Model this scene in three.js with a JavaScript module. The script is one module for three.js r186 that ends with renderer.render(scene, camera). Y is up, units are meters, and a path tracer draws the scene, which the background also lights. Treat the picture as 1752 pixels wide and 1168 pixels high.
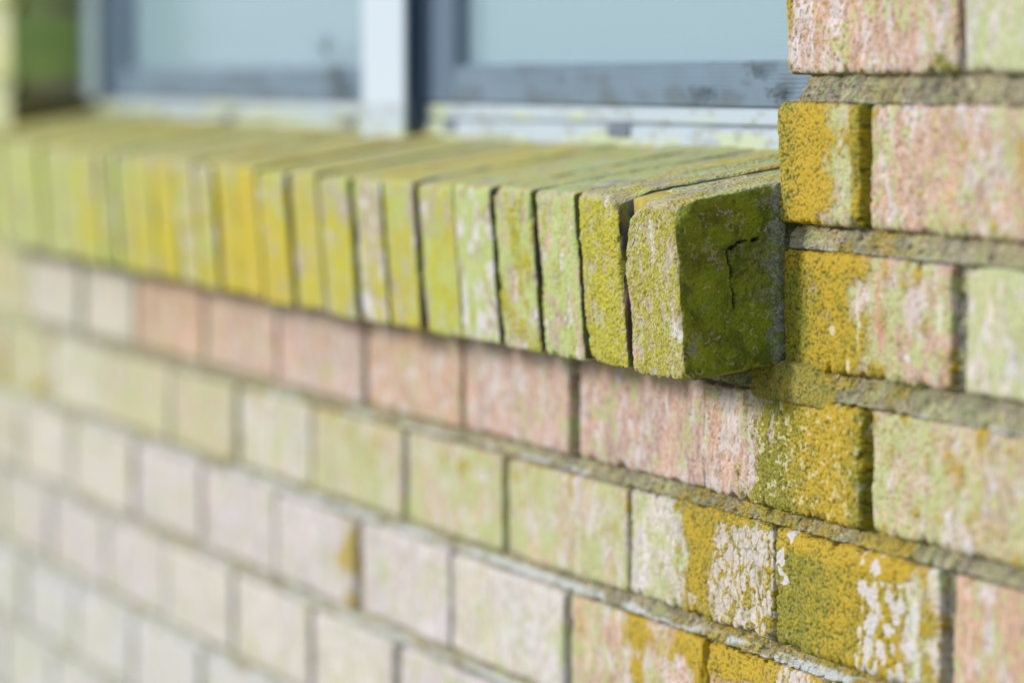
import * as THREE from 'three';
import { mergeGeometries } from 'three/addons/utils/BufferGeometryUtils.js';
import { RoundedBoxGeometry } from 'three/addons/geometries/RoundedBoxGeometry.js';

// ------------------------------------------------------------------ camera, sky, sun, exposure
const M = 0.001;                                    // shapes are computed in millimetres, written in metres
const scene = new THREE.Scene();
const camera = new THREE.PerspectiveCamera(9.288, 1024 / 682, 0.05, 500);
camera.position.set(1.94299, 0.22218, 0.83696);
camera.lookAt(1.94299 - 0.946427 * 2, 0.22218 - 0.060956 * 2, 0.83696 - 0.317114 * 2);
camera.focus = 2.235;
camera.userData.fStop = 4.5;
const renderer = new THREE.WebGLRenderer({ antialias: true });
renderer.toneMapping = THREE.LinearToneMapping;
renderer.toneMappingExposure = 1.36;
renderer.shadowMap.enabled = true;

const SUN = new THREE.Vector3(-0.42, 0.33, 0.90).normalize();
{ // hazy bright sky
  const w = 256, h = 128, d = new Float32Array(w * h * 4), v = new THREE.Vector3();
  for (let j = 0; j < h; j++) for (let i = 0; i < w; i++) {
    const el = ((j + 0.5) / h - 0.5) * Math.PI, az = ((i + 0.5) / w - 0.5) * 2 * Math.PI;
    v.set(Math.cos(el) * Math.cos(az), Math.sin(el), Math.cos(el) * Math.sin(az));
    const up = Math.max(0, v.y), t = Math.pow(up, 0.6), c = Math.max(0, v.dot(SUN));
    const glow = 0.55 * Math.pow(c, 3) + 0.5 * Math.pow(c, 16);
    const o = (j * w + i) * 4;
    d[o] = 0.78 * (1 - t) + 0.50 * t + glow; d[o + 1] = 0.87 * (1 - t) + 0.67 * t + glow * 0.98; d[o + 2] = 1.0 * (1 - t) + 1.0 * t + glow * 0.92; d[o + 3] = 1;
  }
  const sky = new THREE.DataTexture(d, w, h, THREE.RGBAFormat, THREE.FloatType);
  sky.mapping = THREE.EquirectangularReflectionMapping; sky.magFilter = THREE.LinearFilter; sky.needsUpdate = true;
  scene.background = sky; scene.environment = sky;
  scene.backgroundIntensity = 0.7; scene.environmentIntensity = 0.7;
}
const sun = new THREE.DirectionalLight(new THREE.Color(1, 0.975, 0.93), 2.2);
sun.position.copy(SUN).multiplyScalar(20); sun.castShadow = true; sun.shadow.radius = 20;
sun.shadow.mapSize.set(2048, 2048);
Object.assign(sun.shadow.camera, { left: -4, right: 4, top: 4, bottom: -4, near: 1, far: 60 });
scene.add(sun);

// ------------------------------------------------------------------ noise
const I = Math.imul;
const hash = (x, y, s) => { let h = (I(x, 374761393) + I(y, 668265263) + I(s, 1274126177)) | 0; h = I(h ^ (h >>> 13), 1274126177); h ^= h >>> 16; return (h >>> 0) / 4294967296; };
function vn(x, y, s) {
  const ix = Math.floor(x), iy = Math.floor(y); let fx = x - ix, fy = y - iy; fx = fx * fx * (3 - 2 * fx); fy = fy * fy * (3 - 2 * fy);
  const a = hash(ix, iy, s), b = hash(ix + 1, iy, s), c = hash(ix, iy + 1, s), d = hash(ix + 1, iy + 1, s);
  return a + (b - a) * fx + (c - a) * fy + (a - b - c + d) * fx * fy;
}
const fbm = (x, y, s, n = 3) => { let v = 0, a = 0.5, t = 0; for (let i = 0; i < n; i++) { v += a * vn(x, y, s + i * 17); t += a; x = x * 2.03 + 7.1; y = y * 2.03 + 3.7; a *= 0.5; } return v / t; };
let W1 = 0, W2 = 0, WH = 0;                          // nearest and second nearest cell point, hash of the cell
function worley(x, y, s) {
  const ix = Math.floor(x), iy = Math.floor(y); W1 = 9; W2 = 9;
  for (let j = -1; j < 2; j++) for (let i = -1; i < 2; i++) {
    const cx = ix + i, cy = iy + j, dx = cx + hash(cx, cy, s) - x, dy = cy + hash(cx, cy, s + 5) - y, q = Math.sqrt(dx * dx + dy * dy);
    if (q < W1) { W2 = W1; W1 = q; WH = hash(cx, cy, s + 9); } else if (q < W2) W2 = q;
  }
}
const ss = (a, b, x) => { const t = Math.min(1, Math.max(0, (x - a) / (b - a))); return t * t * (3 - 2 * t); };
const lerp = (a, b, t) => a + (b - a) * t;
const lin = (c) => { c /= 255; return c <= 0.04045 ? c / 12.92 : Math.pow((c + 0.055) / 1.055, 2.4); };
const K = 0.80;                                      // albedo of a colour as it looks in full light
const L = (r, g, b, k = K) => [lin(r) * k, lin(g) * k, lin(b) * k];
const mixTo = (c, d, t, k = 1) => { c[0] += (d[0] * k - c[0]) * t; c[1] += (d[1] * k - c[1]) * t; c[2] += (d[2] * k - c[2]) * t; };

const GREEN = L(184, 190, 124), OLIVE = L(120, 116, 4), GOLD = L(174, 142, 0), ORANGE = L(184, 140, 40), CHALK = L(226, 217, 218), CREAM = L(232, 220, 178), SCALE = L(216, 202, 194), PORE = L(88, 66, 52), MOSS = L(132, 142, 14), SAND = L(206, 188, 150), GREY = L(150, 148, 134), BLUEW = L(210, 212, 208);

// ------------------------------------------------------------------ brick courses: bottom, top and the joints along each (mm, measured on the wall)
const JAMB_R = -108, JAMB_L = -2096, XMIN = -2660, XMAX = 690;
const row = (name, y0, y1, joints) => ({ name, y0, y1, joints });
const run = (from, to, step) => { const o = []; for (let x = from; step > 0 ? x <= to : x >= to; x += step) o.push(x); return o; };
const RAW = [
  row('N', 380, 442, [...run(-2770, -2300, 225), JAMB_L, ...run(-108, 900, 225)]),
  row('M', 304, 366, [-2660, -2435, -2210, JAMB_L, JAMB_R, ...run(4, 800, 225)]),
  row('Z', 228, 290, [-2660, -2435, -2210, JAMB_L, -102, 115, 340, 565, 790]),
  row('A', 150.5, 212, [-2660, -2540, -2318, JAMB_L, JAMB_R, 3, 228, 453, 678, 900]),
  row('B', 75, 136, [-2660, -2430, -2208, JAMB_L, -109, 112.5, 337, 562, 790]),
  row('C', -2, 59.5, [-2680, -2455, -2231, -2008, -1786, -1577, -1342, -1116, -883, -658.6, -439.5, -221.8, 4.6, 228, 453, 678, 900]),
  row('D', -73.5, -12, [-2590, -2362, -2140, -1920, -1688, -1447, -1234, -1019, -784, -566, -340.6, -115, 101.5, 330, 555, 780]),
  row('E', -150, -85, [-2730, -2505, -2280, -2054, -1826, -1584, -1350, -1120, -900, -685, -449, -221, 4, 229, 454, 679, 900]),
  row('F', -225, -161, [-2600, -2375, -2150, -1925, -1695, -1470, -1247, -1020, -806, -578, -352, -127, 98, 323, 548, 773]),
  row('G', -300, -237, [-2730, -2505, -2278, -2052, -1822, -1590, -1352, -1125, -902, -680, -452, -225, 0, 225, 450, 675, 900]),
  row('H', -375, -312, [-2600, -2375, -2148, -1922, -1697, -1470, -1245, -1020, -800, -575, -350, -125, 100, 325, 550, 775]),
  row('I', -450, -387, [-2730, -2505, -2278, -2052, -1822, -1590, -1352, -1125, -902, -680, -452, -225, 0, 225, 450, 675, 900]),
];
const GAP = { 'C-221.8': 2.6, 'D-340.6': 3.6, 'D-115': 6, 'C4.6': 15, 'A3': 9, 'D101.5': 13, 'B112.5': 17, 'C-439.5': 14, 'C-658.6': 13, 'E-221': 10, 'E-449': 12 };
const bricks = [], courses = [];
for (const r of RAW) {
  const list = [];
  for (let i = 0; i + 1 < r.joints.length; i++) {
    const a = r.joints[i], b = r.joints[i + 1];
    if (a >= JAMB_L - 1 && b <= JAMB_R + 7 && 'NMZAB'.includes(r.name)) continue;      // the window opening
    const edge = (x, s) => (x === JAMB_L || x === JAMB_R || x === -102 || x === -109 ? 0 : (GAP[r.name + x] ?? 10.5 + 5 * hash(Math.round(x), r.y0 | 0, 3)) / 2) * s;
    const br = { course: r.name, id: bricks.length, x0: a + edge(a, 1), x1: b - edge(b, 1), y0: r.y0 + (hash(i, r.y0 | 0, 4) - 0.5) * 1.6, y1: r.y1 + (hash(i, r.y0 | 0, 5) - 0.5) * 1.6, h: hash(Math.round(a), r.y0 | 0, 77), a, b };
    br.key = r.name + Math.round(a);
    br.fine = br.x0 > -345 && br.x1 < 240 && br.y0 > -155 && br.y1 < 295; bricks.push(br); list.push(br);
  }
  courses.push({ ...r, list });
}

// ------------------------------------------------------------------ how each brick looks
const CLAY = { pink: L(208, 172, 150), salmon: L(208, 172, 156), orange: L(212, 172, 144), pale: L(216, 204, 188), lilac: L(210, 196, 192), grey: L(208, 202, 196), buff: L(206, 184, 152) };
const zero = () => 0;
function style(b) {
  const c = b.course, q = b.h, far = Math.max(0, Math.min(1, (-b.x0 - 300) / 1500));
  const s = { clay: CLAY.pink, bloom: 0.35, green: 0.35, specks: 0.25, crust: zero, gold: () => 0.5, white: zero, net: zero };
  if (c === 'C') { s.clay = q < 0.5 ? CLAY.salmon : CLAY.pink; s.green = 0.12; s.bloom = 0.3; s.specks = 0.1; if (b.x0 < -1450) s.clay = CLAY.pale; }
  if (c === 'D') { s.clay = q < 0.4 ? CLAY.pale : CLAY.buff; s.green = 0.5 + 0.3 * (q - 0.5); s.bloom = 0.45; if (b.x0 > -1300) { s.green += 0.12; s.crust = (fx, fy) => 0.16 + 0.2 * ss(0.6, 1, fy); s.gold = () => 0.7; } }
  if (c === 'E') { s.clay = q < 0.5 ? CLAY.lilac : CLAY.pale; s.green = far > 0.25 ? 0.22 : 0.5; s.bloom = 0.5; }
  if ('FGHI'.includes(c)) { s.clay = q < 0.45 ? CLAY.lilac : q < 0.75 ? CLAY.grey : CLAY.pale; s.green = far > 0.25 ? 0.16 : 0.45; s.bloom = 0.55; if (c !== 'F' && b.x0 < -700) s.clay = CLAY.grey; }
  if ('ABZMN'.includes(c)) { s.green = 0.6; s.specks = 0.5; }
  if (b.x0 < -2050) { s.crust = () => (c === 'C' || c === 'D' ? 0.4 : c === 'E' ? 0.25 : 0.05); s.gold = () => 0.7; s.green = 'FGHI'.includes(c) ? 0.35 : 0.7; if (b.x0 < -2100 && 'ABZMN'.includes(c)) s.clay = L(212, 208, 140); }      // below the far end of the sill
  const S = STYLE[b.key]; if (S) Object.assign(s, S);
  return s;
}
// fx, fy run 0..1 along and up the brick
const STYLE = {
  'A-108': { clay: CLAY.buff, green: 0.75, crust: (fx, fy) => (fx < 0.74 ? 1.12 - 0.85 * ss(0.42, 0.84, fx + 0.18 * (0.5 - fy)) : 0.33 + 0.7 * ss(0.82, 0.98, fx)), gold: (fx, fy) => 0.32 + 0.75 * ss(0.1, 0.45, fx) - 0.8 * ss(0.78, 0.96, fx) + 0.2 * (0.5 - Math.abs(fy - 0.35)), specks: 0.7 },
  'B-109': { clay: CLAY.pink, green: 0.72, crust: (fx, fy) => Math.max(1.1 - 0.8 * ss(0.26, 0.72, fx + 0.1 * (fy - 0.5)), 0.95 * ss(0.86, 0.97, fy) * (1 - ss(0.42, 0.62, fx)), 0.28 * (1 - ss(0.6, 0.95, fx))), gold: (fx, fy) => 0.06 + 0.5 * ss(0.06, 0.3, fx) + 0.55 * ss(0.78, 0.95, fy), specks: 0.6, marks: true },
  'C-222': { clay: CLAY.pink, green: 0.16, bloom: 0.72, crust: (fx, fy) => 1.1 * ss(0.12, 0.58, fx - 0.16 * fy + 0.08), gold: (fx, fy) => -0.1 + 0.85 * ss(0.45, 0.88, fx) - 0.6 * ss(0.88, 1, fx) + 0.15 * fy, specks: 0.2, cream: 1 },
  'C5': { clay: CLAY.buff, green: 0.72, crust: (fx, fy) => 0.3 + 0.12 * ss(0.7, 1, fy), gold: () => 0.75, specks: 0.7 },
  'C-440': { clay: CLAY.pink, green: 0.3, bloom: 0.68, specks: 0.2 },
  'C-659': { clay: CLAY.salmon, green: 0.1, bloom: 0.42, specks: 0.05 },
  'C-883': { clay: CLAY.orange, green: 0.14, bloom: 0.36, specks: 0.1 },
  'C-1342': { clay: CLAY.pink }, 'C-1577': { clay: CLAY.orange, green: 0.1, bloom: 0.2, crust: () => 0.2, gold: () => 0.6 },
  'D-341': { clay: CLAY.pale, green: 0.6, bloom: 0.4, crust: (fx, fy) => 0.2 * ss(0.1, 0.38, fx) + 0.7 * ss(0.28, 0.52, fx), gold: (fx) => 0.42 - 0.2 * ss(0.6, 1, fx) + 0.1, net: (fx, fy) => ss(0.5, 0.66, fx + 0.12 * (0.5 - fy)) * (1 - 0.9 * ss(0.86, 1, fy)), specks: 0.2 },
  'D-115': { clay: CLAY.pale, green: 0.85, crust: (fx, fy) => 1.15 - 0.7 * ss(0.45, 0.95, fx - 0.1 * fy) + 0.5 * ss(0.82, 0.92, fy) * (1 - ss(0.8, 0.94, fx)), gold: (fx, fy) => 0.1 + 0.42 * ss(0.1, 0.5, fx) + 0.6 * ss(0.78, 0.92, fy), white: (fx, fy) => ss(0.5, 0.58, fx) * (1 - ss(0.84, 0.92, fx)) * (1 - 0.75 * ss(0.76, 0.86, fy)) * (0.82 + 0.5 * ss(0.6, 0.1, fy)) + 0.42 * (1 - ss(0.06, 0.16, fx)) * ss(0.4, 0.7, fy), specks: 0 },
  'D102': { clay: CLAY.orange, green: 0.42, bloom: 0.3, specks: 0.4 },
  'D-566': { clay: CLAY.buff, green: 0.66, specks: 0.3 },
  'E-221': { clay: CLAY.pink, green: 0.35, bloom: 0.4, crust: (fx, fy) => 0.28 + 0.75 * ss(0.66, 0.86, fy), gold: (fx, fy) => 0.3 + 0.6 * fy, net: (fx, fy) => 0.9 * ss(0.35, 0.5, fx) },
  'E-449': { clay: CLAY.pink, green: 0.62, crust: (fx, fy) => 0.22 + 0.5 * ss(0.3, 0.5, fx) * ss(0.6, 0.9, fy) + 0.35 * ss(0.42, 0.5, fx) * (1 - ss(0.55, 0.62, fx)) + 0.5 * ss(0.86, 0.93, fx), gold: (fx, fy) => 0.45 + 0.4 * fy },
  'E-1120': { clay: CLAY.lilac, crust: (fx) => 0.55 * ss(0.72, 0.9, fx), gold: () => 0.6 },
  'B113': { clay: CLAY.pale, green: 0.95, specks: 0.4 },
  'Z-102': { clay: CLAY.pink, green: 0.38, bloom: 0.62, specks: 0.95, crust: (fx, fy) => 0.7 * (1 - ss(0.02, 0.06, fx)) + 0.55 * ss(0.84, 0.9, fx), gold: (fx) => 0.7 - 0.9 * ss(0.5, 0.9, fx) },
  'Z115': { clay: CLAY.pale, green: 1, specks: 0.3 },
  'A3': { clay: CLAY.pink, green: 0.52, bloom: 0.45, specks: 0.85, crust: (fx, fy) => 0.22, gold: () => 0.85 },
};
for (const b of bricks) b.s = style(b);

function granular(X, Y) { worley(X / 2.7, Y / 1.7, 205); const q = W1 / 0.8; return 0.62 * Math.max(0, 1 - q * q) * (0.6 + 0.6 * WH) + 0.38 * vn(X / 4.4, Y / 3.2, 202); }
function crustMask(b, X, Y, st, fine) {
  const fx = (X - b.x0) / (b.x1 - b.x0), fy = (Y - b.y0) / (b.y1 - b.y0), cs = b.s.crust(fx, fy); if (cs <= 0.02) return 0;
  return ss(0.38, 0.72, cs * 0.95 + (fbm(X / 13, Y / 13, 51, 6) - 0.5) * 1.35 + (st - 0.5) * 0.3 + (fine - 0.5) * 0.3);
}
function relief(b, X, Y) {                           // mm that lichen stands out and pits sink in
  const m = crustMask(b, X, Y, fbm(X / 3 + b.id * 31.7, Y / 5, 11, 4), vn(X / 1.7, Y / 1.2, 12));
  return m * (1.25 * granular(X, Y) - 0.1) + (1 - m) * (0.9 * (fbm(X / 5, Y / 4, 605) - 0.5) - 0.75 * ss(0.66, 0.86, vn(X / 3, Y / 2.2, 604)));
}
const OUT = [0, 0, 0]; let HT = 0;
function crustOver(c, X, Y, m, gold) {               // granular olive to golden lichen, m its cover
  if (m <= 0.001) return;
  const g = granular(X, Y), t = ss(0, 1, gold + (fbm(X / 6, Y / 7, 210, 4) - 0.5) * 0.9 + (g - 0.42) * 0.8), f = vn(X / 1.5, Y / 0.9, 213);
  const k = 0.46 + 0.86 * ss(0.04, 0.62, g);
  const cr = [lerp(OLIVE[0], GOLD[0], t) * k, lerp(OLIVE[1], GOLD[1], t) * k, lerp(OLIVE[2], GOLD[2], t) * k];
  if (f > 0.86) mixTo(cr, CREAM, (f - 0.86) * 3.4 * (1 - 0.4 * t));
  mixTo(c, cr, m);
  HT += m * (0.05 + 0.4 * g);
}
function brickTexel(b, X, Y) {
  const s = b.s, fx = (X - b.x0) / (b.x1 - b.x0), fy = (Y - b.y0) / (b.y1 - b.y0), o = b.id * 31.7;
  const c = OUT, st = fbm(X / 3 + o, Y / 5, 11, 4), grit = hash(Math.floor(X / 0.7), Math.floor(Y / 0.5), 15), fine = vn(X / 1.7, Y / 1.2, 12), tone = fbm(X / 30 + o, Y / 34, 13, 2);
  const k = (0.6 + 0.7 * st) * (0.84 + 0.32 * tone) * (0.84 + 0.32 * fine) * (0.86 + 0.28 * grit);
  c[0] = s.clay[0] * k * 1.02; c[1] = s.clay[1] * k * (1.04 - 0.08 * tone); c[2] = s.clay[2] * k * (1.08 - 0.16 * tone);
  HT = 0.3 + 0.22 * st + 0.06 * fine;
  const bl = ss(0.42, 0.7, fbm(X / 10 + o, Y / 13, 21, 5) + 0.3 * (st - 0.5) + 0.2 * (fine - 0.5) + (s.bloom - 0.5) * 0.36);
  mixTo(c, CHALK, 0.72 * bl, 0.72 + 0.4 * st);
  const pore = vn(X / 1.8, Y / 1.6, 23); if (pore > 0.78) { const p = ss(0.78, 0.92, pore); mixTo(c, PORE, 0.55 * p); HT -= 0.2 * p; }
  const gr = ss(0.47, 0.66, fbm(X / 6.5 + o, Y / 9, 31, 4) + 0.2 * (st - 0.5) + 0.2 * (fine - 0.5) + (s.green - 0.52 + 1.1 * (fbm(X / 38 + o, Y / 30, 33, 2) - 0.5)) * 0.34);
  mixTo(c, GREEN, 0.8 * gr, 0.78 + 0.4 * fine);
  if (s.specks > 0.02) {
    worley(X / 5.2, Y / 4.2, 41); const r = 0.1 + 0.26 * WH;
    if (WH < s.specks * (0.2 + 1.1 * fbm(X / 26 + o, Y / 22, 43))) { const m = ss(r + 0.1, r - 0.06, W1 + 0.25 * (fine - 0.5)); mixTo(c, ORANGE, 0.8 * m, 0.8 + 0.4 * fine); HT += 0.12 * m; }
  }
  const cs = s.crust(fx, fy);
  if (cs > 0.02) {
    const m = crustMask(b, X, Y, st, fine);
    crustOver(c, X, Y, m, s.gold(fx, fy));
    if (s.cream && m > 0.3) { const f = fbm(X / 3.6, Y / 2.6, 57); mixTo(c, CREAM, 0.8 * ss(0.62, 0.7, f) * (1 - 0.45 * fx)); }
  }
  if (s.net(fx, fy) > 0.02) {                        // chalky scales parted by olive lines
    worley(X / 9 + 1.6 * fbm(X / 10, Y / 11, 60), Y / 12 + 1.4 * fbm(X / 9, Y / 10, 62), 61);
    const m = ss(0.05, 0.2, (W2 - W1) * (0.4 + 1.1 * fbm(X / 8, Y / 8, 64)) + 0.3 * (st - 0.5) + 0.12 * (fine - 0.5)) * ss(0.4, 0.56, s.net(fx, fy) * (0.46 + 0.4 * WH) + 1.2 * (fbm(X / 11, Y / 13, 63, 4) - 0.5));
    mixTo(c, SCALE, 0.9 * m, (0.74 + 0.4 * st) * (pore > 0.8 ? 0.75 : 1) * (0.9 + 0.2 * fine)); HT = lerp(HT, 0.35 + 0.1 * st, m);
  }
  const wh = s.white(fx, fy);
  if (wh > 0.02) {
    worley(X / 10.5 + 0.9 * fbm(X / 7, Y / 7, 70), Y / 10 + 0.8 * fbm(X / 7, Y / 7, 72), 71);
    const r = 0.3 + 0.4 * WH + 0.5 * (fbm(X / 5, Y / 4.5, 73, 4) - 0.5), m = WH > 1.02 - wh ? ss(r, r - 0.16, W1) : 0;
    mixTo(c, CHALK, 0.85 * m, 0.84 + 0.16 * fine + 0.12 * (st - 0.5)); HT = lerp(HT, 0.62 + 0.06 * fine, m);
  }
  if (s.marks) {                                     // bare streaks of clay in the lichen
    const bar = (x, y, w, h, col, t) => { const dx = (X - x + 1.2 * (fbm(Y / 9, x, 81) - 0.5) * 4) / w, dy = (Y - y) / h, m = ss(1.1, 0.75, Math.sqrt(dx * dx + dy * dy)); if (m > 0) { mixTo(c, col, m * t); HT -= 0.12 * m; } };
    bar(17, 112, 2.4, 14, L(214, 150, 118), 0.9); bar(20, 98, 3, 9, L(206, 146, 120), 0.8); bar(56, 112, 7, 11, L(214, 190, 184), 0.85); bar(92, 112, 4, 10, L(222, 220, 200), 0.7); bar(-8, 105, 1.6, 18, CREAM, 0.7); bar(-18, 80, 2.6, 4, CREAM, 0.8); bar(54, 88, 3, 2.5, CHALK, 0.9); bar(-40, 97, 5, 3, CREAM, 0.6);
  }
}
const courseAt = (Y) => { for (const r of courses) if (Y > r.y0 - 7) return r; return courses[courses.length - 1]; };
function brickAt(X, Y) { const r = courseAt(Y); for (const b of r.list) if (X < b.b) { if (X >= b.a - 8) return b; } return r.list[r.list.length - 1]; }

function bake(x0, x1, y0, y1, w, h, fn, bumps = true) {
  const col = new Uint8Array(w * h * 4), bmp = bumps ? new Uint8Array(w * h) : null;
  for (let j = 0, n = 0; j < h; j++) for (let i = 0; i < w; i++, n++) {
    fn(lerp(x0, x1, (i + 0.5) / w), lerp(y0, y1, (j + 0.5) / h));
    for (let k = 0; k < 3; k++) { const v = Math.min(1, Math.max(0, OUT[k])); col[n * 4 + k] = 255 * (v < 0.0031308 ? v * 12.92 : 1.055 * Math.pow(v, 1 / 2.4) - 0.055); }
    col[n * 4 + 3] = 255; if (bmp) bmp[n] = 255 * Math.min(1, Math.max(0, HT));
  }
  const mk = (d, f) => { const t = new THREE.DataTexture(d, w, h, f, THREE.UnsignedByteType); t.magFilter = t.minFilter = THREE.LinearFilter; t.wrapS = t.wrapT = THREE.MirroredRepeatWrapping; t.needsUpdate = true; return t; };
  const map = mk(col, THREE.RGBAFormat); map.colorSpace = THREE.SRGBColorSpace;
  return { map, bumpMap: bmp ? mk(bmp, THREE.RedFormat) : null, x0, x1, y0, y1 };
}
function surface(t, bump, rough = 0.92) { const m = new THREE.MeshStandardMaterial({ map: t.map, roughness: rough, metalness: 0 }); if (t.bumpMap) { m.bumpMap = t.bumpMap; m.bumpScale = bump * M; } return m; }

const NEAR = [-480, 240, -170, 310];
const nearBricks = bake(...NEAR, 2048, 1366, (X, Y) => brickTexel(brickAt(X, Y), X, Y));
const farBricks = bake(-2800, -330, -460, 460, 2048, 763, (X, Y) => {
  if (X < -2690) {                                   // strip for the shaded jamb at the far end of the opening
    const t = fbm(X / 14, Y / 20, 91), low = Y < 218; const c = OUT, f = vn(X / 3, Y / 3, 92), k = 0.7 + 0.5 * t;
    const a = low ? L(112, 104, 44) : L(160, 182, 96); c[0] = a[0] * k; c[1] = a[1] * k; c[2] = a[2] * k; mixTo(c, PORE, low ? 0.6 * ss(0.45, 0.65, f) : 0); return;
  }
  brickTexel(brickAt(X, Y), X, Y);
}, false);
const nearMat = surface(nearBricks, 1.4, 0.8), farMat = surface(farBricks, 0, 0.66);

// ------------------------------------------------------------------ geometry: a rounded, uneven box on a lattice
// map(p) takes box coordinates (0..w, 0..h, -d..0) to mm; uv(p, face) to texture mm; push(p) moves a point along its normal
function lattice({ w, h, d, nx, ny, zs, r, chip, post, uvOf, tex, push, seed, faces = 'FTBLR', split }) {
  const lin1 = (n, len) => { const e = Math.min(r * 1.6, len / 4), o = [0, e * 0.25, e * 0.6, e]; for (let i = 1; i < n; i++) o.push(e + (len - 2 * e) * i / n); o.push(len - e, len - e * 0.6, len - e * 0.25, len); return o; };
  const xs = lin1(nx, w), ys = lin1(ny, h), pos = new Map(), acc = new Map(), quads = [];
  const P = (i, j, k) => {
    const key = (i * 400 + j) * 400 + k; let v = pos.get(key); if (v) return key;
    const x = xs[i], y = ys[j], z = zs[k];
    const e = Math.min(Math.min(x, w - x) + Math.min(y, h - y), Math.min(x, w - x) - z, Math.min(y, h - y) - z);
    let rr = r * (0.55 + 0.9 * vn((x + z) / 11, (y - z) / 11, seed)); if (e < r * 4) rr += chip * Math.pow(ss(0.62, 0.95, vn((x - z * 0.7) / 7, (y + z * 0.4) / 7, seed + 3)), 1.5);
    const q = [Math.min(w - rr, Math.max(rr, x)), Math.min(h - rr, Math.max(rr, y)), Math.min(-rr, z)];
    let dx = x - q[0], dy = y - q[1], dz = z - q[2]; const len = Math.hypot(dx, dy, dz);
    const p = len > 1e-6 ? [q[0] + dx / len * rr, q[1] + dy / len * rr, q[2] + dz / len * rr] : [x, y, z];
    if (len <= 1e-6) { p[0] = x; p[1] = y; p[2] = z; }
    pos.set(key, { b: p, raw: [x, y, z], m: post(p) }); return key;
  };
  const nX = xs.length - 1, nY = ys.length - 1, nZ = zs.length - 1;
  const face = (f, a, b, at) => { for (let i = 0; i < a; i++) for (let j = 0; j < b; j++) quads.push([f, at(i, j), at(i + 1, j), at(i + 1, j + 1), at(i, j + 1)]); };
  if (faces.includes('F')) face('F', nX, nY, (i, j) => P(i, j, nZ));
  if (faces.includes('T')) face('T', nX, nZ, (i, k) => P(i, nY, nZ - k));
  if (faces.includes('B')) face('B', nX, nZ, (i, k) => P(i, 0, k));
  if (faces.includes('R')) face('R', nZ, nY, (k, j) => P(nX, j, nZ - k));
  if (faces.includes('L')) face('L', nZ, nY, (k, j) => P(0, j, k));
  const addN = () => {
    acc.clear();
    for (const [, ...ks] of quads) {
      const [A, B, C, D] = ks.map((k) => pos.get(k).m);
      const u = [C[0] - A[0], C[1] - A[1], C[2] - A[2]], v = [D[0] - B[0], D[1] - B[1], D[2] - B[2]];
      const n = [u[1] * v[2] - u[2] * v[1], u[2] * v[0] - u[0] * v[2], u[0] * v[1] - u[1] * v[0]];
      for (const k of ks) { const a = acc.get(k); if (a) { a[0] += n[0]; a[1] += n[1]; a[2] += n[2]; } else acc.set(k, [...n]); }
    }
    for (const a of acc.values()) { const l = Math.hypot(...a) || 1; a[0] /= l; a[1] /= l; a[2] /= l; }
  };
  addN();
  for (const [k, p] of pos) { const n = acc.get(k), t = push(p.m, p.raw, n); p.m = [p.m[0] + n[0] * t, p.m[1] + n[1] * t, p.m[2] + n[2] * t]; }
  addN();
  const out = { position: [], normal: [], uv: [], index: [] }, own = new Map();
  for (const [f, ...ks] of quads) {
    const id = ks.map((k) => {
      const kk = f + k; let n = own.get(kk); if (n !== undefined) return n;
      n = own.size; own.set(kk, n); const p = pos.get(k), a = acc.get(k), [u, v] = uvOf(p.raw, f, p.m);
      out.position.push(p.m[0] * M, p.m[1] * M, p.m[2] * M); out.normal.push(...a);
      out.uv.push((u - tex.x0) / (tex.x1 - tex.x0), (v - tex.y0) / (tex.y1 - tex.y0)); return n;
    });
    out.index.push(id[0], id[1], id[2], id[0], id[2], id[3]);
  }
  const g = new THREE.BufferGeometry();
  for (const k of ['position', 'normal']) g.setAttribute(k, new THREE.Float32BufferAttribute(out[k], 3));
  g.setAttribute('uv', new THREE.Float32BufferAttribute(out.uv, 2)); g.setIndex(out.index);
  return g;
}
function gridSheet(xs, ys, at, tex) {                // a height field over (x, y) in mm
  const pos = [], uv = [], idx = [], nx = xs.length, keep = [];
  for (let j = 0; j < ys.length; j++) for (let i = 0; i < nx; i++) { const z = at(xs[i], ys[j]); keep.push(z !== null); pos.push(xs[i] * M, ys[j] * M, (z ?? 0) * M); uv.push((xs[i] - tex.x0) / (tex.x1 - tex.x0), (ys[j] - tex.y0) / (tex.y1 - tex.y0)); }
  for (let j = 0; j + 1 < ys.length; j++) for (let i = 0; i + 1 < nx; i++) { const a = j * nx + i, b = a + 1, c = a + nx, d = c + 1; if (keep[a] && keep[b] && keep[c] && keep[d]) idx.push(a, b, d, a, d, c); }
  const g = new THREE.BufferGeometry(); g.setAttribute('position', new THREE.Float32BufferAttribute(pos, 3)); g.setAttribute('uv', new THREE.Float32BufferAttribute(uv, 2)); g.setIndex(idx); g.computeVertexNormals(); return g;
}

// ------------------------------------------------------------------ scene objects
const taken = {};
const numbered = (n) => { taken[n] = (taken[n] ?? -1) + 1; return taken[n] ? `${n}_${String(taken[n]).padStart(3, '0')}` : n; };
function thing(name, label, category) { const o = new THREE.Group(); o.name = name; o.userData = { label, category, kind: 'thing' }; scene.add(o); return o; }
function part(name, g, m, parent, label) { const o = new THREE.Mesh(g, m); o.name = numbered(name); o.castShadow = o.receiveShadow = true; if (label) o.userData.label = label; parent.add(o); return o; }
const box = (x0, x1, y0, y1, z0, z1, r = 1.2) => { const g = new RoundedBoxGeometry((x1 - x0) * M, (y1 - y0) * M, (z1 - z0) * M, 2, r * M); g.translate((x0 + x1) / 2 * M, (y0 + y1) / 2 * M, (z0 + z1) / 2 * M); return g; };

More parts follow.
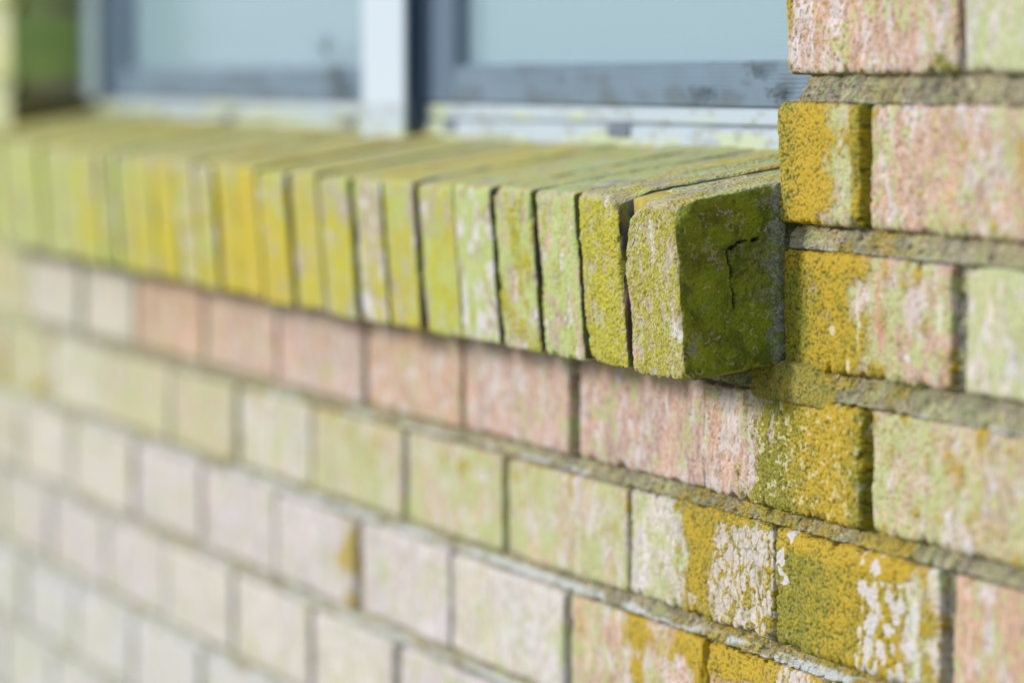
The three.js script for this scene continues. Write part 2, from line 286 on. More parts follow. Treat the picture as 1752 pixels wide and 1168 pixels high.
// ground in front of and below the wall
{
  const d = new Uint8Array(128 * 128 * 4); for (let i = 0; i < 128 * 128; i++) { const x = i % 128, y = i >> 7, n = 0.5 * vn(x / 2, y / 2, 5) + 0.5 * vn(x / 9, y / 9, 6); d.set([100 + 60 * n, 108 + 60 * n, 74 + 50 * n, 255], i * 4); }
  const t = new THREE.DataTexture(d, 128, 128); t.colorSpace = THREE.SRGBColorSpace; t.magFilter = THREE.LinearFilter; t.wrapS = t.wrapT = THREE.RepeatWrapping; t.repeat.set(60, 60); t.needsUpdate = true;
  const g = new THREE.Mesh(new THREE.PlaneGeometry(120, 120), new THREE.MeshStandardMaterial({ map: t, roughness: 1 })); g.rotation.x = -Math.PI / 2; g.position.y = -0.9; g.name = 'ground'; g.userData = { kind: 'structure', label: 'ground below the wall', category: 'ground' }; g.receiveShadow = true; scene.add(g);
}

// ------------------------------------------------------------------ the wall
const wall = thing('brick_wall', 'weathered buff and pink brick wall covered in green and yellow lichen around the window sill', 'wall');
const BRICK_LABEL = {
  'A-108': 'half brick crusted in bright golden lichen beside the window', 'B-109': 'brick with golden lichen at its left end and bare streaks', 'D-115': 'brick with golden lichen and white blotches',
  'D-341': 'brick with chalky scales parted by olive lines', 'C-222': 'pink brick whose right half is under olive and golden lichen', 'D102': 'salmon brick with green edges', 'C-659': 'salmon pink brick under the sill',
};
const ZN = [-60, -14, -9, -6, -4, -2.6, -1.4, -0.6, 0], ZF = [-60, -8, -3, 0], ZJ = [-102, -80, -60, -40, -20, -9, -6, -4, -2.6, -1.4, -0.6, 0];
for (const b of bricks) {
  if (b.x1 > 720 || b.x0 < -2700) continue;
  const near = b.x0 > -480 && b.y1 < 320 && b.y0 > -170, jamb = b.b === JAMB_L, tex = b.x0 > -480 ? nearBricks : farBricks;
  const w = b.x1 - b.x0, h = b.y1 - b.y0, out = (b.h - 0.5) * 2.4 + (b.key === 'A-108' ? 1.5 : 0), tilt = (hash(b.id, 3, 8) - 0.5) * 0.012, yaw = (hash(b.id, 5, 8) - 0.5) * 0.008;
  const zs = near ? (b.a <= JAMB_R + 7 && 'AZB'.includes(b.course) ? ZJ : ZN) : jamb ? ZJ : ZF;
  const clamp6 = (z) => Math.min(6, Math.max(0, -z));
  const g = lattice({
    w, h, d: -zs[0], nx: b.fine ? Math.round(w / 1.15) : near ? Math.round(w / 2.4) : Math.round(w / 9), ny: b.fine ? Math.round(h / 0.85) : near ? Math.round(h / 2.4) : 7, zs, r: near ? 3 : 3.6, chip: near ? 5 : 2.5, seed: 300 + b.id, tex,
    post: (p) => [b.x0 + p[0], b.y0 + p[1], p[2] + out + (p[1] - h / 2) * tilt + (p[0] - w / 2) * yaw],
    uvOf: (p, f) => f === 'F' ? [b.x0 + p[0], b.y0 + p[1]] : f === 'T' ? [b.x0 + p[0], b.y1 + clamp6(p[2]) * 0.8] : f === 'B' ? [b.x0 + p[0], b.y0 - clamp6(p[2]) * 0.8] : f === 'L' ? [b.x0 - clamp6(p[2]) * 0.6, b.y0 + p[1]] : jamb ? [-2795 - p[2], b.y0 + p[1]] : [b.x1 + clamp6(p[2]) * 0.6, b.y0 + p[1]],
    push: (m, p) => { const x = b.x0 + p[0], y = b.y0 + p[1]; return near ? 2.2 * (fbm((x + p[2]) / 26, (y + p[2]) / 22, b.id + 500, 2) - 0.5) + 1.1 * (fbm((x + p[2]) / 5, y / 9, 601) - 0.5) + (b.fine ? relief(b, x, y) - 2 * ss(0.66, 0.8, vn(x / 2.8, b.id * 3.1, 607)) * ss(9, 1, p[1] + 5 * vn(x / 5, b.id, 608)) - 1.2 * ss(0.6, 0.8, vn((x + y) / 5, b.id * 2.3, 609)) * ss(h - 8, h - 1, p[1]) : 0.5 * (vn(x / 4, y / 3, 602) - 0.5)) : 2 * (fbm(x / 30, y / 24, b.id + 500, 2) - 0.5); },
  });
  part('brick', g, tex === nearBricks ? nearMat : farMat, wall, BRICK_LABEL[b.key]);
}

// mortar: recessed under the upper brick, nearly flush at the lower one
const openX = (X, Y) => (X > JAMB_L - 3 && X < (Y > 214 ? -88 : -104) && Y > 76);
function jointAt(X, Y) {                             // [0..1 height in the bed joint or -1, the course below or beside]
  for (let i = 0; i < courses.length; i++) { const r = courses[i]; if (Y >= r.y0) return Y <= r.y1 ? [-1, r] : [i ? (Y - r.y1) / (courses[i - 1].y0 - r.y1) : 0.5, r]; }
  return [0.5, courses[courses.length - 1]];
}
const flush = (X, Y) => ss(-158, -140, X) * (1 - ss(-62, -30, X + 0.8 * (Y - 66))) * ss(52, 57, Y) * (1 - ss(76, 80, Y));
function mortarZ(X, Y) {
  const [t] = jointAt(X, Y), n = fbm(X / 7, Y / 6, 701) - 0.5;
  let z = t < 0 ? -4.6 - 3.2 * vn(X / 30, Y / 25, 702) : -(2.2 + 6.6 * Math.pow(Math.min(1, Math.max(0, t)), 1.8)) - 2 * (fbm(X / 40, Y / 40, 704, 2) - 0.5);
  z += n * 4.4 + (fbm(X / 3.2, Y / 2.4, 703, 3) - 0.5) * 3.4 - 2.2 * ss(0.7, 0.85, vn(X / 8, Y / 5, 706));
  return Math.min(lerp(z, 2.8 + n * 2.4 + 0.9 * granular(X, Y), flush(X, Y)), 3.6);
}
function mortarTexel(X, Y) {
  const c = OUT, [t, r] = jointAt(X, Y), g = vn(X / 1.3, Y / 0.8, 711), g2 = vn(X / 2.6, Y / 1.6, 712), n = fbm(X / 12, Y / 7, 713), gr = hash(Math.floor(X / 1.4), Math.floor(Y / 0.9), 714);
  const k = 0.46 + 0.66 * g * g2 + 0.3 * g2; c[0] = SAND[0] * k; c[1] = SAND[1] * k; c[2] = SAND[2] * k; HT = 0.3 + 0.4 * g + 0.2 * g2;
  if (gr > 0.88) mixTo(c, CREAM, 0.6); if (gr < 0.2) mixTo(c, PORE, 0.7, 0.8); mixTo(c, GREY, 0.4 * ss(0.45, 0.6, fbm(X / 20, Y / 8, 720)), 0.8); mixTo(c, L(120, 112, 60), 0.3 * ss(0.4, 0.6, fbm(X / 15, Y / 9, 719)), 0.6 + 0.5 * g);
  const deep = t < 0;
  mixTo(c, GREEN, 0.5 * ss(0.48, 0.66, fbm(X / 9, Y / 6, 715)), 0.6 + 0.5 * g);
  mixTo(c, GREY, (deep ? 0.85 : 0.3) * ss(0.42, 0.58, fbm(X / 9, Y / 9, 716)), 0.3 + 0.3 * g);
  const lichen = Math.max(ss(-360, -220, X) * (1 - ss(40, 120, X)) * 0.44, X < -2040 && Y > -160 ? 0.46 : 0.16) + 0.7 * flush(X, Y) + (Y < 0 && Y > -90 ? 0.12 * ss(-900, -300, X) : 0);
  crustOver(c, X, Y, 0.8 * ss(0.42, 0.68, lichen + (fbm(X / 15, Y / 10, 717, 5) - 0.5) * 0.7 + 0.25 * (g - 0.5)), 0.35 + 0.2 * n - 0.25 * flush(X, Y));
  if (X < -2000 && Y > -90) mixTo(c, GREEN, 0.75);
  // broken paler strip along the foot of each bed joint
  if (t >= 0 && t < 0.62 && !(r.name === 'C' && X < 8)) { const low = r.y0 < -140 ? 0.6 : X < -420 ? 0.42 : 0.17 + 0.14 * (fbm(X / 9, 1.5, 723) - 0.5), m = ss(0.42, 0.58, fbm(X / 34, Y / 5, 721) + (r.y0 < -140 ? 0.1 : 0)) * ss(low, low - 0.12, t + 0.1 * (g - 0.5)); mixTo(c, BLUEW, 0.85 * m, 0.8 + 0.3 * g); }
}
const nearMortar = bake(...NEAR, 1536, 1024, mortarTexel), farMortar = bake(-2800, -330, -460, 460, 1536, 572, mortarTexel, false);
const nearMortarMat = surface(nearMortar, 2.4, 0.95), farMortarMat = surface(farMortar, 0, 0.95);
{
  const steps = (a, b, s) => { const n = Math.round((b - a) / s), o = []; for (let i = 0; i <= n; i++) o.push(lerp(a, b, i / n)); return o; };
  const at = (X, Y) => (openX(X, Y) ? null : mortarZ(X, Y)), seen = (X, Y) => { if (openX(X, Y)) return null; const b = brickAt(X, Y); return X > b.x0 + 6 && X < b.x1 - 6 && Y > b.y0 + 6 && Y < b.y1 - 6 ? null : mortarZ(X, Y); };
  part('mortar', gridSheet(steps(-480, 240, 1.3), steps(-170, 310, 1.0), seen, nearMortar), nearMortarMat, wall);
  const block = (x0, x1, y0, y1, z0, z1) => { const g = new THREE.BoxGeometry((x1 - x0) * M, (y1 - y0) * M, (z1 - z0) * M); g.translate((x0 + x1) / 2 * M, (y0 + y1) / 2 * M, (z0 + z1) / 2 * M); return g; };
  const farSheets = [gridSheet(steps(-2680, -480, 5), steps(-460, 460, 2.6), at, farMortar), gridSheet(steps(240, 700, 6), steps(-460, 460, 4), at, farMortar), gridSheet(steps(-480, 240, 5), steps(310, 460, 4), at, farMortar), gridSheet(steps(-480, 240, 5), steps(-460, -170, 4), at, farMortar),
    block(-90, 700, 60, 462, -112, -15), block(-2680, JAMB_L - 4, 60, 462, -112, -15), block(-2680, 700, -900, 66, -112, -15), block(-2680, 700, -900, -452, -15, -1)];
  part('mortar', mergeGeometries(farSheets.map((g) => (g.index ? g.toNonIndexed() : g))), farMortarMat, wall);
}

// ------------------------------------------------------------------ the sill: bricks on edge, laid to fall
const sill = thing('brick_window_sill', 'projecting sill of mossy yellow green bricks laid on edge below the window', 'window sill');
const SJ = [-107.6, -189.5, -261.5, -336.5, -411, -489, -568, -641.4, -709.2, -790.3, -867, -946, -1012, -1073, -1131, -1193, -1267, -1348, -1401, -1454, -1555, -1620, -1682, -1781, -1858, -1935, -2012, -2092];
const SG = [0, 6, 10, 8, 7, 8, 9, 9, 9, 8, 9, 5, 7, 10, 4, 4, 4, 5, 8, 10, 5, 5, 5, 8, 8, 8, 8, 2];
const SILL_H = 93, SILL_D = 150;
const sillBricks = [];
for (let i = 0; i + 1 < SJ.length; i++) sillBricks.push({ id: i, x1: SJ[i] - SG[i] / 2, x0: SJ[i + 1] + SG[i + 1] / 2, a: SJ[i + 1], b: SJ[i], h: hash(i, 9, 33) });
// y: green to gold, c: lichen cover, w: chalky share, g: pale green cover
const SS = [
  { y: 0.05, c: 0.74, w: 0.3, g: 0.2 }, { y: 0.42, c: 0.74, w: 0.3, g: 0.5 }, { y: 0.3, c: 0.36, w: 0.3, g: 0.85 }, { y: 0.3, c: 0.5, w: 0.18, g: 0.8 }, { y: 0.3, c: 0.26, w: 0.72, g: 0.7 }, { y: 0.4, c: 0.5, w: 0.25, g: 0.8 }, { y: 0.6, c: 0.66, w: 0.1, g: 0.7 },
  { y: 0.5, c: 0.46, w: 0.5, g: 0.5 }, { y: 0.55, c: 0.6, w: 0.1, g: 0.8 }, { y: 0.5, c: 0.62, w: 0.1, g: 0.7 }, { y: 0.8, c: 0.72, w: 0.1, g: 0.6 }, { y: 0.95, c: 0.88, w: 0.1, g: 0.6 }, { y: 0.8, c: 0.8, w: 0.1, g: 0.6 }, { y: 0.5, c: 0.6, w: 0.3, g: 0.6 }, { y: 0.5, c: 0.6, w: 0.35, g: 0.6 },
  { y: 0.7, c: 0.75, w: 0.1, g: 0.6 }, { y: 0.6, c: 0.7, w: 0.1, g: 0.7 }, { y: 0.4, c: 0.5, w: 0.15, g: 0.9 }, { y: 0.4, c: 0.4, w: 0.2, g: 0.9 }, { y: 0.6, c: 0.6, w: 0.1, g: 0.9 }, { y: 0.2, c: 0.3, w: 0.3, g: 1 }, { y: 0.2, c: 0.26, w: 0.3, g: 1 }, { y: 0.3, c: 0.3, w: 0.2, g: 1 },
];
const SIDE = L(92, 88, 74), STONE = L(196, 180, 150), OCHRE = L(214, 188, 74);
const CRACKW = (z, y) => Math.max(0.05, 1.0 + 0.5 * ss(126, 138, y) - 1.5 * vn(z / 3, y / 4, 826));
const CRACK = [[12.5, 141.7], [20.8, 140.6], [26.3, 138.2], [30.3, 135.1], [29.6, 129], [28.3, 125.3], [28.9, 119.8], [26.9, 113.6], [26.2, 107.5], [27.5, 103]];
function crackDist(z, y) { let d = 99; for (let i = 0; i + 1 < CRACK.length; i++) { const [ax, ay] = CRACK[i], [bx, by] = CRACK[i + 1], vx = bx - ax, vy = by - ay, t = Math.min(1, Math.max(0, ((z - ax) * vx + (y - ay) * vy) / (vx * vx + vy * vy))); d = Math.min(d, Math.hypot(z - ax - vx * t, y - ay - vy * t)); } return d; }
const rough2 = (z, y) => ss(28, 24, z + 2 * Math.sin(y * 0.9)) * ss(96, 108, y) * (1 - ss(136, 143, y + (z - 26) * 0.2));
function endTexel(depth, s) {                        // end face of the last sill brick: depth behind its front, s up from its foot
  const z = 61 - depth, y = 68 + s, c = OUT, g = granular(z * 1.7 + 900, y), f = vn(z / 0.8, y / 0.8, 801), n = fbm(z / 11, y / 13, 802), rg = rough2(z, y);
  const k = 0.72 + 0.4 * g + 0.8 * (n - 0.5);
  c[0] = MOSS[0] * k; c[1] = MOSS[1] * k; c[2] = MOSS[2] * k; HT = 0.25 + 0.4 * g;
  mixTo(c, OLIVE, 0.7 * ss(0.5, 0.7, fbm(z / 17, y / 12, 803)), k * 0.95); mixTo(c, L(72, 82, 14), 0.6 * ss(0.5, 0.64, fbm(z / 8, y / 9, 805, 5)), 0.7 + 0.5 * g);
  const gp = ss(0.55, 0.64, fbm(z / 7, y / 7, 804, 4) + 0.17 * ss(142, 172, y) + 0.2 * ss(14, 0, z) + 0.3 * (f - 0.5) - 0.14);
  mixTo(c, GREY, 0.75 * gp, 0.4 + 0.8 * f); HT = lerp(HT, 0.5 + 0.15 * f, gp * 0.6);
  worley(z / 6.5, y / 6.5, 811); const ring = Math.abs(W1 - 0.26 - 0.12 * n + 0.16 * (fbm(z / 1.5, y / 1.5, 812) - 0.5)); if (WH < 0.3) mixTo(c, STONE, 0.55 * ss(0.1, 0.04, ring) * ss(0.42, 0.6, fbm(z / 2, y / 2, 815)));
  if (f > 0.9) mixTo(c, CREAM, (f - 0.9) * 6); if (f < 0.07) { mixTo(c, PORE, 0.5, 0.4); HT -= 0.2; }
  if (rg > 0.02) { mixTo(c, L(128, 124, 62), 0.55 * rg * ss(0.35, 0.65, fbm(z / 3, y / 3, 821)), 0.5 + f); HT = lerp(HT, 0.15 + 0.8 * fbm(z / 2.6, y / 2.6, 822), rg); }
  const edge = ss(8, 3, z + 3 * (n - 0.5)); if (edge > 0) mixTo(c, GREY, 0.75 * edge * ss(0.3, 0.6, vn(z / 1.1, y / 1.1, 823)), 0.35 + 0.9 * f);
  const cd = crackDist(z + 3 * (fbm(z / 3, y / 3, 824) - 0.5), y + 3 * (fbm(z / 3, y / 3, 827) - 0.5)); if (cd < CRACKW(z, y)) { HT = 0; mixTo(c, PORE, 0.7, 0.4); }
  const chip = ss(50, 53, z + 1.5 * (n - 0.5)) * ss(72.5, 70.5, y + 2 * (f - 0.5)); mixTo(c, L(96, 62, 46), 0.9 * chip, 0.6 + 0.5 * f);
  const lip = ss(3.2, 1.2, depth + 1.2 * (n - 0.5) - 3 * ss(84, 92, s)); mixTo(c, STONE, 0.6 * lip, 0.7 + 0.5 * f);
}
function sillTexel(X, s) {
  if (X > -107.6 && s > -13) return endTexel(X + 107.6, s);
  let b = sillBricks[sillBricks.length - 1]; for (const q of sillBricks) if (X >= q.a) { b = q; break; }
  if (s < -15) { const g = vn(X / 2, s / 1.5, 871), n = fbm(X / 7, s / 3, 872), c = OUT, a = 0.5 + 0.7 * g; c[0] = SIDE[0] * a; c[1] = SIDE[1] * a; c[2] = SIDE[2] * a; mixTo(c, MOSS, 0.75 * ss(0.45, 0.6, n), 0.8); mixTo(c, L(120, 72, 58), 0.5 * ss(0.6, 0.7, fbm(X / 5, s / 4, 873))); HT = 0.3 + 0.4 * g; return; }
  const S = SS[b.id] ?? SS[20], o = b.id * 17.3, c = OUT, fine = vn(X / 1.6, s / 1.0, 831), st = fbm(X / 3.4 + o, s / 6, 832, 4), n = fbm(X / 14 + o, s / 22, 833);
  const top = ss(90, 97, s), k = 0.68 + 0.4 * st + 0.2 * (fine - 0.5);
  c[0] = STONE[0] * k; c[1] = STONE[1] * k * 0.98; c[2] = STONE[2] * k; HT = 0.3 + 0.15 * st + 0.12 * fine;
  mixTo(c, CHALK, 0.85 * ss(0.5, 0.6, fbm(X / 9 + o, s / 11, 834, 4) + (S.w - 0.5) * 0.4 + 0.15 * (st - 0.5) + 0.12 * ss(40, 0, s) * S.w) * (1 - 0.5 * top), 0.9 + 0.15 * fine);
  mixTo(c, b.id > 4 ? L(186, 194, 98) : L(188, 198, 118), 0.9 * ss(0.46, 0.6, fbm(X / 8 + o, s / 11, 835, 4) + (S.g - 0.5 - (b.id > 6 && b.id < 17 ? 0.22 : 0)) * 0.34 + (b.id > 4 ? 0.5 * (fbm(X / 20 + o, s / 36, 836, 2) - 0.5) : 0) + 0.16 * (st - 0.5)), 0.84 + 0.26 * fine);
  if (b.id < 4) { const pk = ss(0.64, 0.7, fbm(X / 6 + o, s / 16, 836)); mixTo(c, L(216, 168, 150), 0.6 * pk); }
  const cr = ss(0.42, 0.64, S.c * (1 - 0.35 * top) - 0.06 + (b.id > 5 ? 0.3 * (fbm(X / 25 + o, s / 45, 839, 2) - 0.5) - 0.2 * ss(50, 90, s) : 0) + (fbm(X / 9 + o, s / 13, 837, 5) - 0.5) * 1.15 + (st - 0.5) * 0.25 + (fine - 0.5) * 0.25);
  const dens = b.id > 7 ? 0.55 : 1;
  if (b.id > 4) { mixTo(c, L(lerp(184, 204, S.y), lerp(182, 176, S.y), lerp(44, 10, S.y)), 0.88 * cr, 0.75 + 0.5 * granular(X, s)); HT += 0.3 * cr * granular(X, s); } else { const g = granular(X, s); mixTo(c, b.id === 0 ? L(170, 160, 24) : L(184, 172, 14), 0.92 * cr, 0.5 + 0.85 * g); HT += cr * (0.1 + 0.5 * g); }
  if (b.id < 2) { const f2 = fbm(X / 2.4, s / 2.8, 838); mixTo(c, STONE, 0.7 * ss(0.56, 0.66, f2 + (b.id ? -0.06 : 0.02)), 0.75 + 0.5 * fine); }
  if (top > 0) {
    const t = fbm(X / 8 + o, s / 40, 841), w = fbm(X / 20, s / 60, 842), far = b.id > 5 ? 0.14 : 0;
    mixTo(c, OCHRE, 0.9 * top * ss(0.42, 0.6, t + 0.1 * (st - 0.5) + far - 0.04), 0.8 + 0.3 * fine); mixTo(c, GREEN, 0.7 * top * ss(0.52, 0.64, w + 0.14 * ss(190, 235, s)), 0.85 + 0.3 * fine); mixTo(c, GREY, 0.5 * top * ss(0.62, 0.7, fbm(X / 5, s / 18, 843)), 0.8);
  }
  const rim = ss(4, 0.5, Math.abs(s - 93) + 3 * (n - 0.5)); if (b.id < 3) mixTo(c, STONE, 0.55 * rim, 0.8 + 0.4 * fine);
}
const nearSill = bake(-650, -40, -44, 246, 2048, 972, sillTexel), farSill = bake(-2110, -600, -44, 246, 1536, 294, sillTexel, false);
const nearSillMat = surface(nearSill, 1.4), farSillMat = surface(farSill, 0);
const FB = [54, 68], FT = [61, 161.5], BT = [-88, 186.4], BB = [-34, 82];
function sillPoint(x, y, z, dy = 0, dz = 0) {        // y 0..93 up the front, z -150..0 behind it
  const v = y / SILL_H, t = -z / SILL_D, fz = lerp(FB[0], FT[0], v), fy = lerp(FB[1], FT[1], v), bz = lerp(BB[0], BT[0], v), by = lerp(BB[1], BT[1], v);
  return [x, lerp(fy, by, t) + dy, lerp(fz, bz, t) + dz];
}
const even = (a, b, n) => Array.from({ length: n + 1 }, (_, i) => lerp(a, b, i / n));
for (const b of sillBricks) {
  const end = b.id === 0, near = b.id < 7, w = b.x1 - b.x0, tex = near ? nearSill : farSill;
  const far = Math.max(0, (-b.x1 - 850) / 1000), dy = (hash(b.id, 1, 55) - 0.5) * 2.2 + (b.id > 10 ? far * 9 : 0), dz = (hash(b.id, 2, 55) - 0.5) * 2.4;
  const zs = end ? [...even(-SILL_D, -70, 16), ...even(-69, -6, 74).slice(0), -4.5, -3, -1.8, -0.8, 0] : near ? [...even(-SILL_D, -12, b.id < 3 ? 90 : 40), -8, -5.5, -3.6, -2, -0.9, 0] : [...even(-SILL_D, -10, 10), -4, -1.5, 0];
  const skew = (hash(b.id, 4, 55) - 0.5) * 1.5;
  const g = lattice({
    w, h: SILL_H, d: SILL_D, nx: b.id < 4 ? Math.round(w / 1.1) : near ? Math.round(w / 2) : 10, ny: b.id < 4 ? 104 : near ? 40 : 10, zs, r: near ? 3.2 : 3, chip: end ? 4 : near ? 5 : 2.5, seed: 900 + b.id, tex,
    post: (p) => {
      let [x, y, z] = p;
      if (end) {                                     // the broken upper corners of the last brick
        const cut = Math.max(0, (w * 0.34 - x) * 0.55 + (y - SILL_H + 26) * 0.55 - 8) * ss(30, 0, -z); x += cut * 0.42; y -= cut * 0.5;
        const c2 = Math.max(0, (x - w + 6) + (y - SILL_H + 6) + (z + 3)); x -= c2 * 0.3; y -= c2 * 0.28; z -= c2 * 0.3;
        const c3 = ss(9, 2, -z) * ss(6, 0, y) * ss(w - 12, w, x); y += 3.2 * c3;
      }
      if (b.id === 1) { const cut = Math.max(0, (x - w + 12) + (y - SILL_H + 10) - 8) * ss(22, 4, -z); x -= cut * 0.3; y -= cut * 0.35; const lo = ss(16, 0, y) * ss(16, 0, x) * ss(14, 0, -z); x += 5 * lo; y += 3 * lo; }
      return sillPoint(b.x0 + x + skew * (y / SILL_H - 0.5), y, z, dy, dz);
    },
    uvOf: (p, f, m) => { const cl = Math.min(8, -p[2]); return f === 'F' ? [b.x0 + p[0], p[1]] : f === 'T' ? [b.x0 + p[0], SILL_H - p[2]] : f === 'B' ? [b.x0 + p[0], Math.max(-12, p[2])] : f === 'L' ? [b.x0 + cl, -42 + 24 * p[1] / SILL_H] : end ? [-107.5 + Math.max(0, Math.min(66, 61.5 - m[2])), Math.max(-10, m[1] - 68)] : [b.x1 - cl, -42 + 24 * p[1] / SILL_H]; },
    push: (m, p, n) => {
      const [X, Y, Z] = m; let t = near ? 1.7 * (fbm((X + Z) / 24, (Y + Z) / 26, b.id + 950, 2) - 0.5) + (n[0] > 0.7 ? 0.25 * (fbm(Z / 5, Y / 5, 951) - 0.5) : 0.7 * (fbm((X + Z) / 5, (Y - Z * 0.6) / 7, 951) - 0.5)) + (b.id < 4 ? (n[0] > 0.7 ? 0.4 * granular(Z * 1.7 + 900, Y) : 0.85 * granular(X, n[1] > 0.7 ? SILL_H - p[2] : p[1]) - (n[0] > 0.7 ? 0.3 : 0.6) * ss(0.7, 0.88, n[0] > 0.7 ? vn(Z / 1.7, Y / 1.6, 953) : vn(X / 3, (Y - Z) / 2.4, 953))) : 0.4 * (vn((X + Z) / 3, (Y - Z) / 3, 952) - 0.5)) : 2.2 * (fbm(X / 20, (Y + Z) / 26, b.id + 950, 2) - 0.5);
      if (end && n[0] > 0.7 && Z > -2) { const cd = crackDist(Z + 3 * (fbm(Z / 3, Y / 3, 824) - 0.5), Y + 3 * (fbm(Z / 3, Y / 3, 827) - 0.5)); t -= 3.6 * ss(1.3, 0.5, cd / CRACKW(Z, Y)); const rg = rough2(Z, Y); t += rg * (3.2 * (fbm(Z / 3.6, Y / 3.6, 956) - 0.5) - 0.7); t += 2.2 * ss(7, 2, Z + 4 * (fbm(Y / 5, Z / 5, 957) - 0.5)); }
      return t;
    },
  });
  part('sill_brick', g, near ? nearSillMat : farSillMat, sill, end ? 'end brick with a cracked dark green mossy end face' : b.id === 1 ? 'brick with a broken corner beside the end brick' : undefined);
}
{ // mortar between the sill bricks
  const c = bake(-2110, -100, 0, 260, 1024, 132, (X, s) => {
    const g = vn(X / 2, s / 2, 861), n = fbm(X / 12, s / 12, 862), t = ss(70, 82, s), a = lerp(0.55, 0.95, g); OUT[0] = GREY[0] * a * 0.55; OUT[1] = GREY[1] * a * 0.56; OUT[2] = GREY[2] * a * 0.5;
    mixTo(OUT, MOSS, 0.7 * ss(0.45, 0.6, n) * (1 - t)); mixTo(OUT, L(120, 70, 56), 0.5 * ss(0.62, 0.7, fbm(X / 9, s / 9, 863)) * (1 - t)); mixTo(OUT, OCHRE, 0.8 * t, 0.6 + 0.5 * g);
  }, false);
  const xs = even(-2092, -122, 330), prof = [[54 - 62, 78], [42, 72], [48, 90], [51.5, 120], [54, 148], [53.5, 160.6], [40, 164], [0, 170.6], [-88, 185.2]], pos = [], uv = [], idx = [];
  let acc = 0; prof.forEach((p, j) => { if (j) acc += Math.hypot(p[0] - prof[j - 1][0], p[1] - prof[j - 1][1]); for (const x of xs) { const far = Math.max(0, (-x - 850) / 1000) * 9, n = 2.5 * (fbm(x / 9, acc / 9, 871) - 0.5); pos.push(x * M, (p[1] + (x < -946 ? far : 0) + (j > 5 ? n * 0.4 : 0)) * M, (p[0] + n - (j < 6 ? 2.5 : 0)) * M); uv.push((x + 2110) / 2010, Math.max(0, acc - 50) / 260); } });
  const n = xs.length; for (let j = 0; j + 1 < prof.length; j++) for (let i = 0; i + 1 < n; i++) { const a = j * n + i; idx.push(a, a + 1, a + n + 1, a, a + n + 1, a + n); }
  const g = new THREE.BufferGeometry(); g.setAttribute('position', new THREE.Float32BufferAttribute(pos, 3)); g.setAttribute('uv', new THREE.Float32BufferAttribute(uv, 2)); g.setIndex(idx); g.computeVertexNormals();
  part('mortar', g, surface(c, 0, 0.95), sill);
}

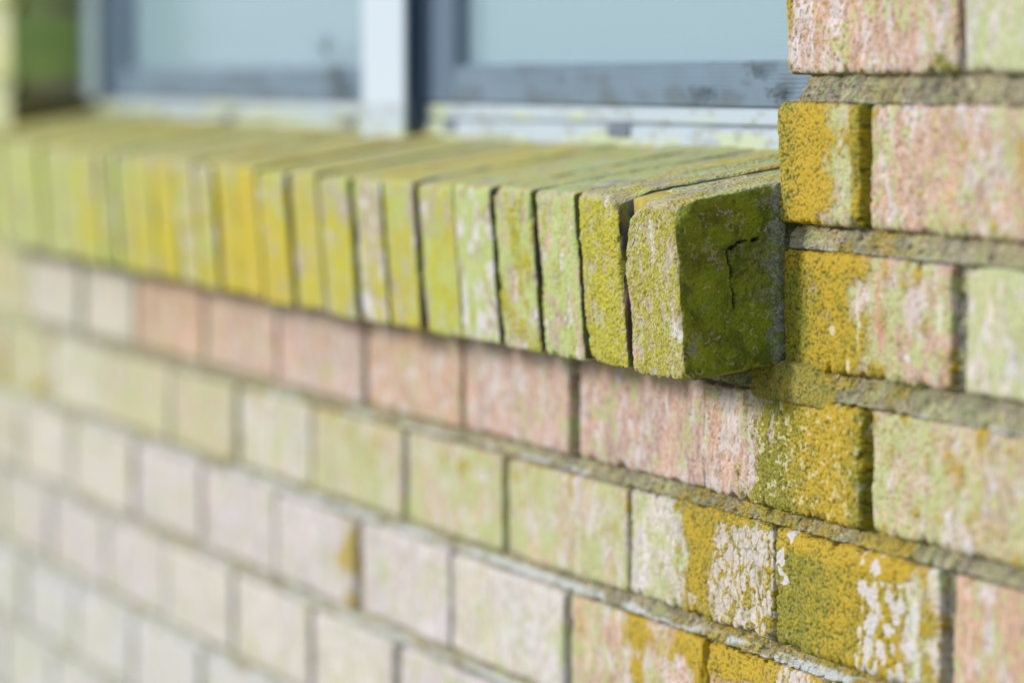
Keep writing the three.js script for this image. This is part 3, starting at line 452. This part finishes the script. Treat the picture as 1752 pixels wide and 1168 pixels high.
// ------------------------------------------------------------------ the window
const win = thing('window', 'white framed window with two pale blue panes behind fine screens above the brick sill', 'window');
{
  const std = (c, rough, extra = {}) => new THREE.MeshPhysicalMaterial({ color: new THREE.Color().setRGB(...c), roughness: rough, ...extra });
  const frameTex = bake(-2100, -100, 180, 300, 1024, 64, (X, Y) => {      // white plastic with algae along its foot
    const a = Y < 208.3 ? L(190, 202, 210) : X < -1900 ? L(160, 178, 182) : L(206, 216, 226); OUT[0] = a[0]; OUT[1] = a[1]; OUT[2] = a[2]; const n = fbm(X / 60, Y / 8, 881), left = X < -1095 ? 0.13 : -0.08;
    mixTo(OUT, L(205, 212, 140), 0.6 * ss(0.46, 0.62, n + left + (Y < 193 ? 0.08 : -0.1) - (Y > 214 ? 0.5 : 0)));
    mixTo(OUT, GREY, 0.5 * ss(0.55, 0.7, fbm(X / 16, Y / 5, 882)) * (Y < 208 ? 1 : 0));
  }, false);
  const sashTex = bake(-2100, -100, 180, 300, 1024, 64, (X, Y) => { const n = fbm(X / 40, Y / 12, 885, 4), k = 0.8 + 0.5 * n, a = L(116, 138, 158); OUT[0] = a[0] * k; OUT[1] = a[1] * k; OUT[2] = a[2] * k; mixTo(OUT, L(96, 104, 112), 0.8 * ss(0.52, 0.72, fbm(X / 30, Y / 9, 886, 4) + 0.12 * ss(224, 210, Y))); }, false);
  const white = new THREE.MeshStandardMaterial({ map: frameTex.map, roughness: 0.45 });
  const slate = std(L(98, 120, 146), 0.4), darkSlate = std(L(56, 76, 100), 0.4), dark = std(L(104, 112, 128), 0.6), rib = std(L(150, 168, 178), 0.5), rail = new THREE.MeshStandardMaterial({ map: sashTex.map, roughness: 0.5 }), glass = std(L(172, 200, 208), 0.16);
  const framed = (...g) => { const m = mergeGeometries(g.map((q) => (q.index ? q.toNonIndexed() : q))); const p = m.attributes.position, uv = m.attributes.uv; for (let i = 0; i < p.count; i++) uv.setXY(i, (p.getX(i) / M + 2100) / 2000, (p.getY(i) / M - 180) / 120); return m; };
  part('frame_rail', framed(box(-2094, JAMB_R - 1, 176, 196, -112, -78.5), box(-2094, JAMB_R - 1, 198, 208, -112, -80, 2), box(-2094, JAMB_R - 1, 195, 200, -112, -84)), white, win);
  const post = (x0, x1, y0, z) => { const m = part(x1 - x0 > 100 ? 'mullion' : 'frame_stile', framed(box(x0, x1, y0, 520, z - 4, z, 1.6)), white, win); part('post', box(x0 + 2, x1 - 0.8, y0 + 0.5, 519, -112, z - 4.2, 1), darkSlate, m); };  // dark post colour paints the shade on the right side of the white strip
  post(-2094, -2022, 208.4, -70); post(-1096, -990, 180, -62); post(-170, -110, 208.4, -72);
  for (const [x0, x1] of [[-2019, -1095], [-989, -171]]) {
    part('sash_stile', box(x0 + 12.5, x0 + 62, 208.5, 520, -108, -79, 2), slate, win);
    part('sash_stile', box(x1 - 40, x1, 208.5, 520, -108, -79, 2), slate, win);
    part('sash_rail', framed(box(x0 + 62.3, x1 - 40.3, 208.6, 236, -108, -80, 2)), rail, win);
    part('gasket', box(x0 + 0.3, x0 + 12, 208.7, 519, -90, -76, 1), darkSlate, win);
    part('pane', box(x0 + 55, x1 - 36, 230, 518, -100, -92, 0.5), glass, win);  // opaque pane, its pale blue colour stands in for reflected sky
    const ribs = []; for (let y = 211; y < 330; y += 2.6) { const g = new THREE.CylinderGeometry(0.26 * M, 0.26 * M, (x1 - x0 - 14) * M, 5); g.rotateZ(Math.PI / 2); g.translate((x0 + x1 + 12) / 2 * M, y * M, -77.5 * M); ribs.push(g); }
    part('insect_screen', mergeGeometries(ribs), rib, win).userData.kind = 'stuff';
  }
  for (const [x, w, h] of [[-928, 22, 9], [-573, 40, 8], [-1557, 34, 12], [-1182, 26, 9], [-1800, 26, 9]]) part('drain_slot', box(x - w / 2, x + w / 2, 193 - h / 2, 193 + h / 2, -80, -76.8, 1.2), dark, win);
  const dirt = std(L(112, 122, 128), 1), ico = new THREE.IcosahedronGeometry(1, 1);
  const clump = (k, list) => {                       // cobweb and dirt caught on the screen: many small crumbs
    const gs = []; for (const [x, y, sx, sy, n] of list) for (let i = 0; i < n; i++) {
      const a = hash(i, k, 891) * 6.283, q = Math.pow(hash(i, k, 892), 0.7), r = (0.5 + 1.1 * hash(i, k, 893)) * (1.2 - 0.6 * q), g = ico.clone();
      g.scale(r * (0.8 + hash(i, k, 894)) * M, r * M, r * 0.5 * M); g.rotateZ(a * 3); g.translate((x + sx * q * Math.cos(a)) * M, (y + sy * q * Math.sin(a)) * M, (-75.2 - hash(i, k, 895)) * M); gs.push(g);
    }
    part('cobweb_clump', mergeGeometries(gs), dirt, win);
  };
  clump(1, [[-338, 231, 13, 6, 34]]); clump(2, [[-302, 218, 20, 6, 50]]); clump(3, [[-428, 216, 30, 6, 70]]);
  clump(5, [[-1246, 252, 34, 12, 60], [-1222, 232, 26, 12, 60], [-1206, 219, 40, 9, 80]]);
}
renderer.render(scene, camera);
